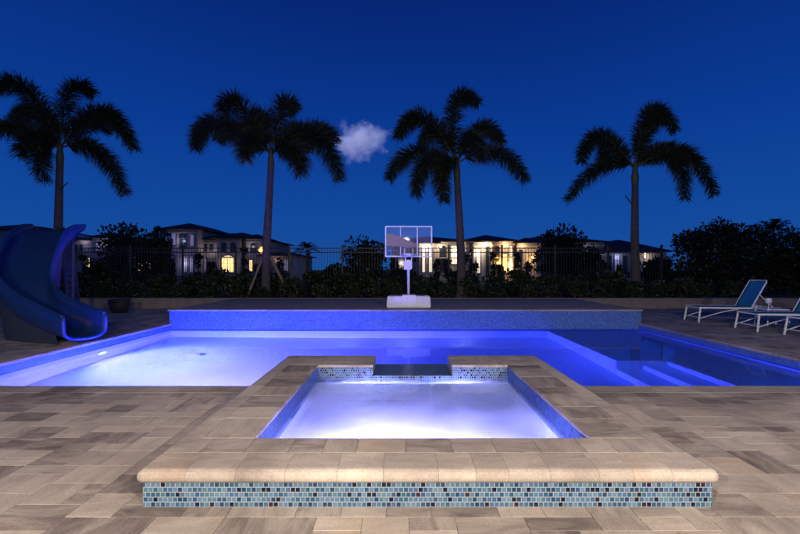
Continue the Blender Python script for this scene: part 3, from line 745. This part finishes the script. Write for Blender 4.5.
protos = []
for v, (bm, sm) in enumerate(SH):
    e_ = empty('garden_shrub', (0, 0, 0), 0, 'dark rounded leafy shrub in the planting bed behind the low wall', 'shrub', 'low shrubs in the planting bed')
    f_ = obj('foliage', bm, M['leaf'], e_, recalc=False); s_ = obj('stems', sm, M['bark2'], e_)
    protos.append(e_)
# strappy plants (spiky clumps)
def spiky(rng, n, L, w):
    bm = bmesh.new()
    for _ in range(n):
        a = rng.uniform(0, 6.283); el = R(rng.uniform(25, 80)); l = L * rng.uniform(.6, 1.1)
        d = Vector((math.cos(a) * math.cos(el), math.sin(a) * math.cos(el), math.sin(el))); sd = d.cross(Vector((0, 0, 1))).normalized() * w
        p = [Vector((math.cos(a) * .05, math.sin(a) * .05, .05))]
        for k in (1, 2, 3): p.append(p[0] + d * l * k / 3 + Vector((0, 0, -l * .16 * (k / 3) ** 2 * 2)))
        ws = [.5, 1, .8, .05]; vs = [(bm.verts.new(q - sd * ww), bm.verts.new(q + sd * ww)) for q, ww in zip(p, ws)]
        for A, B in zip(vs, vs[1:]): bm.faces.new((A[0], A[1], B[1], B[0]))
    return bm
used = set(); rng = random.Random(11)
def place(pi, x, y, z, s, rz, sz=1):
    o = protos[pi] if pi not in used else copy_tree(protos[pi]); used.add(pi)
    o.location = (x, y, z); o.scale = (s, s, s * sz); o.rotation_euler.z = rz
x = -13.4; k = 0
while x < 13.6:      # front row of low shrubs
    place(k % 5, x, 16.55 + rng.uniform(-.15, .2), .22, rng.uniform(.58, .82), rng.uniform(0, 6), rng.uniform(.75, 1.1)); x += rng.uniform(.85, 1.15); k += 1
x = -14.2
while x < 9.5:       # back row, higher
    place(k % 5, x, 18.2 + rng.uniform(-.3, .5), .25, rng.uniform(.95, 1.12), rng.uniform(0, 6), rng.uniform(.78, .98)); x += rng.uniform(1.15, 1.5); k += 1
# spiky plants here and there
sp0 = empty('spiky_plant', (0, 0, 0), 0, 'spiky strap-leaved plant among the shrubs behind the low wall', 'garden plant', 'spiky plants in the planting bed')
obj('leaves', spiky(random.Random(3), 60, .8, .022), M['leaf'], sp0, recalc=False)
for i, px in enumerate((322, 352, 374, 448, 476, 512, 556, 596, 612, 655, 300, 240)):
    o = sp0 if i == 0 else copy_tree(sp0)
    D_ = 17.3 + .25 * (i % 3); s = rng.uniform(.9, 1.3); o.location = (PX(px, D_), D_, .3); o.scale = (s, s, s); o.rotation_euler.z = i

def tree(label, px, D, w_px, top_py, seed, bot_py=285, group=None, size=.16, nc=34, nl=110, name='leafy_tree', z0f=.12):
    rng = random.Random(seed); X = PX(px, D); H = PZ(top_py, D); w = w_px * D / F
    t = empty(name, (X, D, 0), 0, label, 'tree', group)
    bm, cs = clumpy(rng, w, w * .8, H * (1 - z0f) - .3, H * z0f, nc, nl, size * D / 20, .45)
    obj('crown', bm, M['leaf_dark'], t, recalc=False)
    bm = bmesh.new(); tube(bm, [(0, 0, 0), (.05, 0, H * .25), (0, .05, H * .6)], [.14, .10, .04], 8)
    for c in cs[:12]: tube(bm, [(0, 0, H * .15), (c[0] * .5, c[1] * .5, c[2] * .7), c], [.05, .03, .01], 5)
    obj('trunk', bm, M['bark2'], t)
    return t
TG = 'trees along the fence and lawn'
tree('dark leafy tree with a ragged top before the left villas', 128, 27, 62, 228, 21, group=TG, nc=48)
tree('smaller dark tree just left of the two-storey tower house', 158, 24, 24, 226, 22, group=TG, nc=26)
tree('low dark bush between the slide and the left villas', 95, 19, 30, 262, 23, group=TG)
tree('bushy dark tree just left of the basketball hoop', 362, 22, 46, 240, 24, group=TG, nc=40)
tree('wide low tree between the small palm and the basketball hoop', 338, 21, 36, 262, 25, group=TG)
tree('low dark tree seen below the clear backboard', 398, 20, 34, 268, 35, group=TG)
tree('dark tree hiding the middle of the brown-roofed villa', 562, 30, 52, 230, 26, group=TG, nc=44)
tree('thin ragged tree at the right end of the brown-roofed villa', 590, 26, 26, 246, 27, group=TG, nc=22)
tree('low dark tree beside the rightmost palm trunk', 655, 22, 30, 258, 36, group=TG, nc=22)
tree('tall dark hedge tree right of the rightmost palm', 690, 20.5, 44, 232, 28, group=TG, nc=46)
tree('dense dark tree behind the farthest lounger, with a flat top', 722, 20, 54, 224, 29, group=TG, nc=60)
tree('dark feathery tree behind the backrest of the far lounger', 760, 21, 50, 226, 30, group=TG, nc=54)
tree('dark tree at the right edge of the photo', 800, 20, 54, 231, 31, group=TG, nc=54)
tree('dark tree beyond the right edge, partly out of view', 845, 20, 50, 232, 34, group=TG, nc=40)
tree('dark shrubby tree at the left edge of the photo, beside the slide', -8, 13.6, 44, 262, 32, group=TG, size=.22, z0f=.05)
tree('dark tree behind the top of the blue slide', 45, 20, 60, 262, 33, group=TG, z0f=.05)
# slim garden trees close in front of the villas
rg_ = random.Random(77)
for px, ty, wd in ((84, 252, 7), (110, 250, 9), (120, 256, 8), (172, 258, 7), (198, 250, 6), (212, 262, 8), (244, 246, 5), (258, 262, 8), (280, 258, 7), (394, 258, 8), (411, 254, 7), (437, 252, 4), (448, 258, 7), (464, 254, 7), (474, 260, 6), (493, 250, 3), (500, 262, 5), (518, 252, 5), (527, 262, 7), (546, 250, 9), (606, 258, 7), (620, 262, 6), (636, 254, 8), (650, 262, 7)):
    tree('slim dark garden tree close in front of a villa', px, 50 + rg_.uniform(-2, 4), wd, ty, int(px), group='slim garden trees in front of the villas', nc=9, nl=42, size=.13, name='garden_tree')
# spiky palm head poking out on the right
def small_palm(label, px, D, hub_py, n, L, seed, trunk_r=.12, mat='leaf_dark'):
    rng = random.Random(seed); X = PX(px, D); H = PZ(hub_py, D)
    t = empty('small_palm', (X, D, 0), 0, label, 'palm tree')
    bm = bmesh.new(); tube(bm, [(0, 0, 0), (.05, 0, H * .5), (0, 0, H)], [trunk_r * 1.2, trunk_r, trunk_r * .8], 8); obj('trunk', bm, M['bark'], t)
    bm = bmesh.new()
    for i in range(n):
        a = rng.uniform(0, 6.283); el = R(rng.uniform(-10, 70)); d = Vector((math.cos(a) * math.cos(el), math.sin(a) * math.cos(el), math.sin(el)))
        P0 = Vector((0, 0, H)); P1 = P0 + d * L * .6; P2 = P0 + d * L + Vector((0, 0, -L * .45))
        for k in range(34):
            u = .15 + .85 * k / 34; p = bez(P0, P1, P2, u); tg = (bez(P0, P1, P2, min(1, u + .03)) - p + d * .001).normalized(); sd = tg.cross(Vector((0, 0, 1))).normalized()
            for s in (-1, 1):
                q = p + (tg * .6 + sd * s * .8 + Vector((0, 0, rng.uniform(-.4, .2)))) * L * .22 * math.sin(math.pi * min(1, u * .85 + .12))
                w = tg * .018 * L
                bm.faces.new([bm.verts.new(p - w), bm.verts.new(p + w), bm.verts.new(q)])
    obj('crown', bm, M[mat], t, recalc=False)
small_palm('spiky palm head rising out of the dark trees on the right', 774, 22.5, 233, 22, 1.4, 5)
small_palm('small round-headed palm with a pale trunk right of the tower house', 307, 48, 250, 26, 1.7, 6, .2)

# ------------------------------------------------------------------ fence
FD = 20.0; panel_w = 2.44
fz0, fz1 = .32, PZ(247.8, FD)
fe = empty('metal_fence', (0, FD, 0), 0, 'black metal picket fence running behind the planting bed', 'fence')
x = -19.0 + PX(236, FD) - PX(236, FD) // panel_w * panel_w - 0
x = PX(236, FD) - 8 * panel_w
for i in range(17):
    bm = bmesh.new(); box(bm, x - .04, x + .04, -.04, .04, 0, fz1 + .10); box(bm, x - .05, x + .05, -.05, .05, fz1 + .10, fz1 + .13); obj('post', bm, M['fence'], fe)
    if i < 16:
        bm = bmesh.new()
        for z in (fz1 - .02, fz1 - .21, fz0 + .12): box(bm, x + .042, x + panel_w - .042, -.022, .022, z - .022, z + .022)
        n = 17
        for k in range(n):
            xx = x + panel_w * (k + 1) / (n + 1); box(bm, xx - .008, xx + .008, -.008, .008, fz0, fz1 - .045)
        obj('picket_panel', bm, M['fence'], fe)
    x += panel_w

# ------------------------------------------------------------------ villas
def hip(bm, x0, x1, y0, y1, z0, z1, ov=.7):
    x0 -= ov; x1 += ov; y0 -= ov; y1 += ov; w, d_ = x1 - x0, y1 - y0; zl = z0 - .12
    if w > d_: r0, r1 = (x0 + d_ / 2, (y0 + y1) / 2, z1), (x1 - d_ / 2, (y0 + y1) / 2, z1)
    else: r0, r1 = ((x0 + x1) / 2, y0 + w / 2, z1), ((x0 + x1) / 2, y1 - w / 2, z1)
    A = [bm.verts.new(p) for p in ((x0, y0, z0), (x1, y0, z0), (x1, y1, z0), (x0, y1, z0))]; B = [bm.verts.new(r0), bm.verts.new(r1)]
    C = [bm.verts.new((v.co.x, v.co.y, zl)) for v in A]
    if w > d_: bm.faces.new((A[0], A[1], B[1], B[0])); bm.faces.new((A[1], A[2], B[1])); bm.faces.new((A[2], A[3], B[0], B[1])); bm.faces.new((A[3], A[0], B[0]))
    else: bm.faces.new((A[0], A[1], B[0])); bm.faces.new((A[1], A[2], B[1], B[0])); bm.faces.new((A[2], A[3], B[1])); bm.faces.new((A[3], A[0], B[0], B[1]))
    for k in range(4): bm.faces.new((C[k], C[(k + 1) % 4], A[(k + 1) % 4], A[k]))
    bm.faces.new(C[::-1])
LAMPS = []
def villa(label, blocks, windows, wallm='stucco', name='villa', lamps=(), trim=True):
    b0 = blocks[0]; X = PX((b0[0] + b0[1]) / 2, b0[4])
    v = empty(name, (X, b0[4], 0), 0, label, 'house')
    for (p0, p1, ey, py, D, dp) in blocks:
        x0, x1 = PX(p0, D), PX(p1, D); z0, z1 = PZ(ey, D), PZ(py, D)
        bm = bmesh.new(); box(bm, x0, x1, D, D + dp, -.05, z0); wobj('wall', bm, M[wallm], v)
        bm = bmesh.new(); hip(bm, x0, x1, D, D + dp, z0 + .12, z1); wobj('roof', bm, M['roof'], v)
        if trim:
            bm = bmesh.new(); box(bm, x0 - .10, x1 + .10, D - .10, D - .003, z0 - .50, z0 - .30); wobj('cornice', bm, M[wallm], v)
            if z0 > 5.2:
                bm = bmesh.new(); box(bm, x0 - .06, x1 + .06, D - .07, D - .003, 3.0, 3.2); wobj('string_course', bm, M[wallm], v)
    for (p0, p1, y0, y1, D, kind, arch) in windows:
        x0, x1, zt, zb_ = PX(p0, D), PX(p1, D), PZ(y0, D), max(.15, PZ(y1, D))
        bm = bmesh.new(); t_ = .10
        box(bm, x0 - t_, x0, D - .09, D - .004, zb_ - t_, zt); box(bm, x1, x1 + t_, D - .09, D - .004, zb_ - t_, zt)
        box(bm, x0, x1, D - .09, D - .004, zb_ - t_, zb_)
        cx = (x0 + x1) / 2; rr = (x1 - x0) / 2
        if not arch: box(bm, x0 - t_, x1 + t_, D - .091, D - .004, zt, zt + t_)
        if x1 - x0 > .9: box(bm, cx - .03, cx + .03, D - .07, D - .035, zb_, zt)
        if zt - zb_ > 1.6: box(bm, x0, x1, D - .068, D - .036, lerp(zb_, zt, .68) - .03, lerp(zb_, zt, .68) + .03)
        f_ = wobj('window', bm, M['frame'], v)
        bm = bmesh.new()
        if arch:
            n = 10; ptsf = [(x0, zb_), (x1, zb_), (x1, zt)] + [(cx + rr * math.cos(a), zt + rr * .55 * math.sin(a)) for a in [math.pi * k / n for k in range(1, n)]] + [(x0, zt)]
            bm.faces.new([bm.verts.new((a, D - .033, c)) for a, c in ptsf])
        else: quad(bm, (x0, D - .033, zb_), (x1, D - .033, zb_), (x1, D - .033, zt), (x0, D - .033, zt))
        mm = {'w': 'win_warm', 'd': 'glassdark', 'p': 'win_dim', 'l': 'win_white'}[kind]
        pn = obj('pane', bm, M[mm], None); pn.parent = f_; pn.data.transform((Matrix.Translation(v.location)).inverted())
        if arch:
            bm = bmesh.new(); tube(bm, [(cx + (rr + .05) * math.cos(a), D - .05, zt + (rr * .55 + .05) * math.sin(a)) for a in [math.pi * k / 12 for k in range(13)]], .06, 6)
            ar = wobj('arch_trim', bm, M[wallm], v)
    for (px, py, D, e_, c, r_, vis) in lamps:
        p = (PX(px, D), D - .35, PZ(py, D))
        if vis:
            bm = bmesh.new(); bmesh.ops.create_icosphere(bm, subdivisions=2, radius=vis, matrix=Matrix.Translation(p))
            lm = wobj('wall_lamp', bm, M['lamp_white'] if c[1] > .75 else M['lamp_orange'], v, True)
            bm = bmesh.new(); box(bm, p[0] - .05, p[0] + .05, p[1] + vis * .5, D + .01, p[2] - .05, p[2] + .05); wobj('lamp_bracket', bm, M['frame'], v)
        l = bpy.data.lights.new('villa_lamp', 'POINT'); l.energy = e_; l.color = c; l.shadow_soft_size = r_
        o = bpy.data.objects.new('villa_lamp', l); link(o); o.location = (p[0], p[1] - (vis or 0) - .25, p[2] - .1)
    return v
W = (1, .80, .52); O = (1, .55, .2); C = (.66, .62, 1)
villa('dark-roofed villa mostly hidden behind the top of the slide', [(-30, 26, 230, 221.5, 58, 12)], [(4, 8, 240, 262, 58, 'd', False), (14, 18, 240, 262, 58, 'd', False)], 'stucco2')
villa('pale two-storey villa just right of the slide with a dark low roof', [(76, 132, 240.5, 233, 60, 12), (92, 118, 238, 232, 59, 3)],
      [(80, 82.5, 243, 250, 60, 'd', False), (84.5, 90, 258, 272, 60, 'w', False), (96, 100, 243, 251, 59, 'p', False), (106, 111, 243, 251, 59, 'd', True), (100, 103, 258, 270, 59, 'd', False), (124, 128, 244, 252, 60, 'd', False)], 'stucco',
      lamps=((85, 240.8, 60, 14, C, .2, 0), (104, 243, 59, 14, C, .2, 0)))
villa('two-storey villa with a taller square tower at its left end', [(196, 264, 240, 229.5, 60, 14), (167, 197.5, 229.5, 221.5, 58, 12), (217, 240, 238.6, 232, 58.6, 4), (246, 262, 239, 233.5, 58.8, 4), (262, 297, 256, 250.5, 59, 10)],
      [(172, 176, 234, 245, 58, 'p', True), (180, 187, 234, 248, 58, 'd', True), (190, 194, 236, 246, 58, 'p', True), (171, 175, 256, 272, 58, 'd', False), (184, 187, 256, 272, 58, 'p', False), (190, 193, 256, 272, 58, 'p', False),
       (203, 207, 244, 251, 60, 'd', False), (210, 213, 244, 251, 60, 'd', False), (222, 226, 243, 252, 58.6, 'd', True), (231, 235, 243, 252, 58.6, 'd', True), (251, 256, 244, 252, 58.8, 'd', True),
       (202, 207, 258, 272, 60, 'p', False), (222, 234, 259, 272, 58.6, 'w', True), (249.5, 252.5, 260, 271, 58.8, 'w', False), (270, 275, 260, 271, 59, 'd', False), (284, 290, 260, 271, 59, 'p', False)], 'stucco',
      lamps=((228, 262, 58.6, 26, W, .15, 0), (182, 240, 58, 22, C, .2, 0), (186, 262, 58, 20, C, .2, 0), (252, 246, 58.8, 12, (.9, .75, .8), .2, 0), (212, 250, 60, 14, (.9, .75, .85), .2, 0), (275, 262, 59, 18, (1, .65, .6), .2, 0)))
villa('small pale garage wing with glowing yellow windows behind the ragged tree', [(134, 166, 252, 246, 61, 8)], [(138, 142.5, 258, 272, 61, 'w', False), (144.5, 148, 258, 272, 61, 'w', False), (149.5, 153, 258, 272, 61, 'w', False)], 'stucco', lamps=((146, 262, 61, 12, W, .15, 0),))
villa('brightly lit pale villa seen through and right of the backboard', [(392, 470, 242, 233.5, 61, 13), (419, 436, 243.5, 238, 59.5, 3)],
      [(398, 404, 246, 270, 61, 'd', False), (422, 425, 249, 272, 59.5, 'l', False), (429, 432, 249, 272, 59.5, 'l', False), (440, 446, 247, 272, 61, 'd', True), (451, 457, 246, 264, 61, 'l', False)], 'stucco',
      lamps=((424, 246.5, 59.5, 70, W, .1, .17), (430, 246.5, 59.5, 70, W, .1, .17), (440.5, 246.5, 61, 70, W, .1, .17), (455, 252, 61, 60, W, .2, 0)))
villa('floodlit villa right of the third palm with white and amber walls', [(466, 514, 241.5, 233, 58.5, 12), (474, 492, 242.3, 236, 57, 3)],
      [(469, 472.5, 250, 273, 58.5, 'd', True), (477, 480, 250, 273, 57, 'l', True), (486, 489, 246, 273, 57, 'd', True), (495, 499, 247, 273, 58.5, 'd', True), (502, 507, 254, 273, 58.5, 'w', False), (509.5, 512, 246, 273, 58.5, 'l', False)], 'stucco',
      lamps=((486, 244.6, 57, 170, W, .1, .22), (476, 252, 57, 80, (1, .9, .75), .2, 0), (499, 262, 58.5, 170, (1, .52, .13), .2, 0), (510, 264, 58.5, 150, (1, .58, .16), .2, 0), (505, 244.5, 58.5, 70, (1, .7, .36), .2, 0)))
villa('wide brown-roofed villa with one amber lantern by its door', [(516, 604, 242.5, 231.5, 60, 14), (517, 541, 243.2, 237, 58.6, 3)],
      [(519.5, 522, 250, 272, 58.6, 'd', True), (536.5, 539, 250, 272, 58.6, 'd', True), (574, 578, 252, 272, 60, 'p', False), (584, 588, 252, 270, 60, 'p', True), (597, 600, 248, 272, 60, 'p', False), (548, 553, 250, 270, 60, 'd', False)], 'stucco',
      lamps=((531.5, 257.5, 58.6, 60, (1, .68, .3), .1, .2), (522, 245.5, 58.6, 50, (1, .7, .4), .2, 0), (586, 250, 60, 22, C, .2, 0), (599, 252, 60, 16, C, .2, 0)))
villa('low blue-grey villa with a reddish roof left of the rightmost palm', [(603, 666, 252, 237.5, 60, 13)],
      [(607, 611, 256, 271, 60, 'd', False), (614.5, 619, 255, 271, 60, 'p', True), (623, 627, 255, 271, 60, 'd', False), (643.5, 646, 250.5, 258, 60, 'l', False), (643.5, 645.5, 262, 268, 60, 'l', False)], 'stucco2',
      lamps=((617, 256, 60, 20, (.5, .6, 1), .2, 0), (646, 256, 60, 26, W, .1, 0)))
# lantern post left of the braced palm
D = 44.0; sx, sz = PX(262, D), PZ(250, D)
stl = empty('lamp_post', (sx, D, 0), 0, 'glowing amber lantern on a thin post beside the braced palm', 'lamp post')
bm = bmesh.new(); tube(bm, [(0, 0, 0), (0, 0, sz - .3)], [.06, .04], 8); obj('post', bm, M['fence'], stl)
bm = bmesh.new(); lathe(bm, [(.05, sz - .3), (.14, sz - .24), (.12, sz - .18)], 12); lathe(bm, [(.17, sz + .16), (.1, sz + .24), (.02, sz + .32)], 12); obj('lantern_cap', bm, M['fence'], stl)
bm = bmesh.new(); bmesh.ops.create_icosphere(bm, subdivisions=2, radius=.34, matrix=Matrix.Translation((0, 0, sz))); obj('globe', bm, M['lamp_orange'], stl, True)
l = bpy.data.lights.new('lantern_glow', 'POINT'); l.energy = 120; l.color = (1, .55, .2); l.shadow_soft_size = .2; o = bpy.data.objects.new('lantern_glow', l); link(o); o.location = (sx, D - .4, sz)

# ------------------------------------------------------------------ cloud
D = 2000.0
bm = bmesh.new(); bmesh.ops.create_icosphere(bm, subdivisions=3, radius=1)
for v in bm.verts: v.co = Vector((v.co.x * 195, v.co.y * 140, v.co.z * 130))
m, nt, b = newmat('cloud_vapour'); nt.nodes.remove(b); L = nt.links.new
tc = nt.nodes.new('ShaderNodeTexCoord'); mp = nt.nodes.new('ShaderNodeMapping'); mp.inputs['Scale'].default_value = (1 / 172, 1 / 125, 1 / 112); L(tc.outputs['Object'], mp.inputs['Vector'])
ln = N(nt, 'ShaderNodeVectorMath', operation='LENGTH'); L(mp.outputs[0], ln.inputs[0])
nz = N(nt, 'ShaderNodeTexNoise', Scale=.016, Detail=7, Roughness=.62); L(tc.outputs['Object'], nz.inputs['Vector'])
dd = math_(nt, 'SUBTRACT', math_(nt, 'MULTIPLY', nz.outputs['Fac'], 2.5), math_(nt, 'MULTIPLY', ln.outputs['Value'], 1.15))
dd = math_(nt, 'SUBTRACT', dd, .52)
dd = math_(nt, 'MULTIPLY', math_(nt, 'MAXIMUM', dd, 0), .022)
dd = math_(nt, 'MINIMUM', dd, .011)
pv = nt.nodes.new('ShaderNodeVolumePrincipled'); pv.inputs['Color'].default_value = (.95, .93, .97, 1); pv.inputs['Anisotropy'].default_value = 0.0; L(dd, pv.inputs['Density'])
L(pv.outputs[0], nt.nodes['Material Output'].inputs['Volume'])
cl = obj('cloud', bm, m); cl.location = (PX(358, D), D, PZ(140, D)); cl.scale = (1.12, 1, 1.05); tag(cl, kind='structure')

# ------------------------------------------------------------------ light
EL = -4.0; AZ = 200.0       # the sun stands just under the horizon, behind the camera: it only reaches the cloud
w = bpy.data.worlds.new('World'); sc.world = w; w.use_nodes = True; nt = w.node_tree; L = nt.links.new
tc = nt.nodes.new('ShaderNodeTexCoord'); sp = nt.nodes.new('ShaderNodeSeparateXYZ'); L(tc.outputs['Generated'], sp.inputs[0])
nz = N(nt, 'ShaderNodeTexNoise', Scale=1.3, Detail=2); L(tc.outputs['Generated'], nz.inputs['Vector'])
zz = math_(nt, 'ADD', sp.outputs[2], math_(nt, 'MULTIPLY', math_(nt, 'SUBTRACT', nz.outputs['Fac'], .5), .10))
rp = ramp(nt, [(0, (.010, .078, .315)), (.12, (.0055, .066, .335)), (.30, (.0028, .043, .29)), (.52, (.0018, .021, .18)), (1, (.0015, .012, .11))])
L(zz, rp.inputs[0]); bg = nt.nodes['Background']; L(rp.outputs[0], bg.inputs[0]); bg.inputs[1].default_value = 1.0
sd = Vector((math.sin(R(AZ)) * math.cos(R(EL)), math.cos(R(AZ)) * math.cos(R(EL)), math.sin(R(EL))))
l = bpy.data.lights.new('sun', 'SUN'); l.energy = 8; l.angle = R(.5); l.color = (.62, .66, 1)
o = bpy.data.objects.new('sun', l); link(o); o.rotation_euler = (-sd).to_track_quat('-Z', 'Y').to_euler()
# porch lights of the house behind the camera
for x in (-3.2, 0.4, 3.8):
    area('porch_light', (x, -2.9, 3.3), (0, .50, -1), .3, 590, (1, .865, .725), True)

# ------------------------------------------------------------------ camera and render
cam = bpy.data.cameras.new('camera'); co = bpy.data.objects.new('camera', cam); link(co)
cam.sensor_width = 36; cam.lens = F / 800 * 36; cam.shift_y = 3.0 / 800; cam.clip_end = 9000; cam.clip_start = .05
co.location = (0, 0, CZ); co.rotation_euler = (R(90), 0, 0); sc.camera = co
sc.view_settings.view_transform = 'Standard'; sc.view_settings.look = 'None'; sc.view_settings.gamma = 1; sc.view_settings.exposure = 0
sc.view_settings.use_curve_mapping = False
cy = sc.cycles; cy.use_denoising = True; cy.max_bounces = 10; cy.diffuse_bounces = 4; cy.glossy_bounces = 4; cy.transmission_bounces = 6; cy.transparent_max_bounces = 12
cy.volume_bounces = 3; cy.sample_clamp_indirect = 60; cy.caustics_refractive = True; cy.caustics_reflective = False; cy.blur_glossy = .5
cy.volume_max_steps = 128
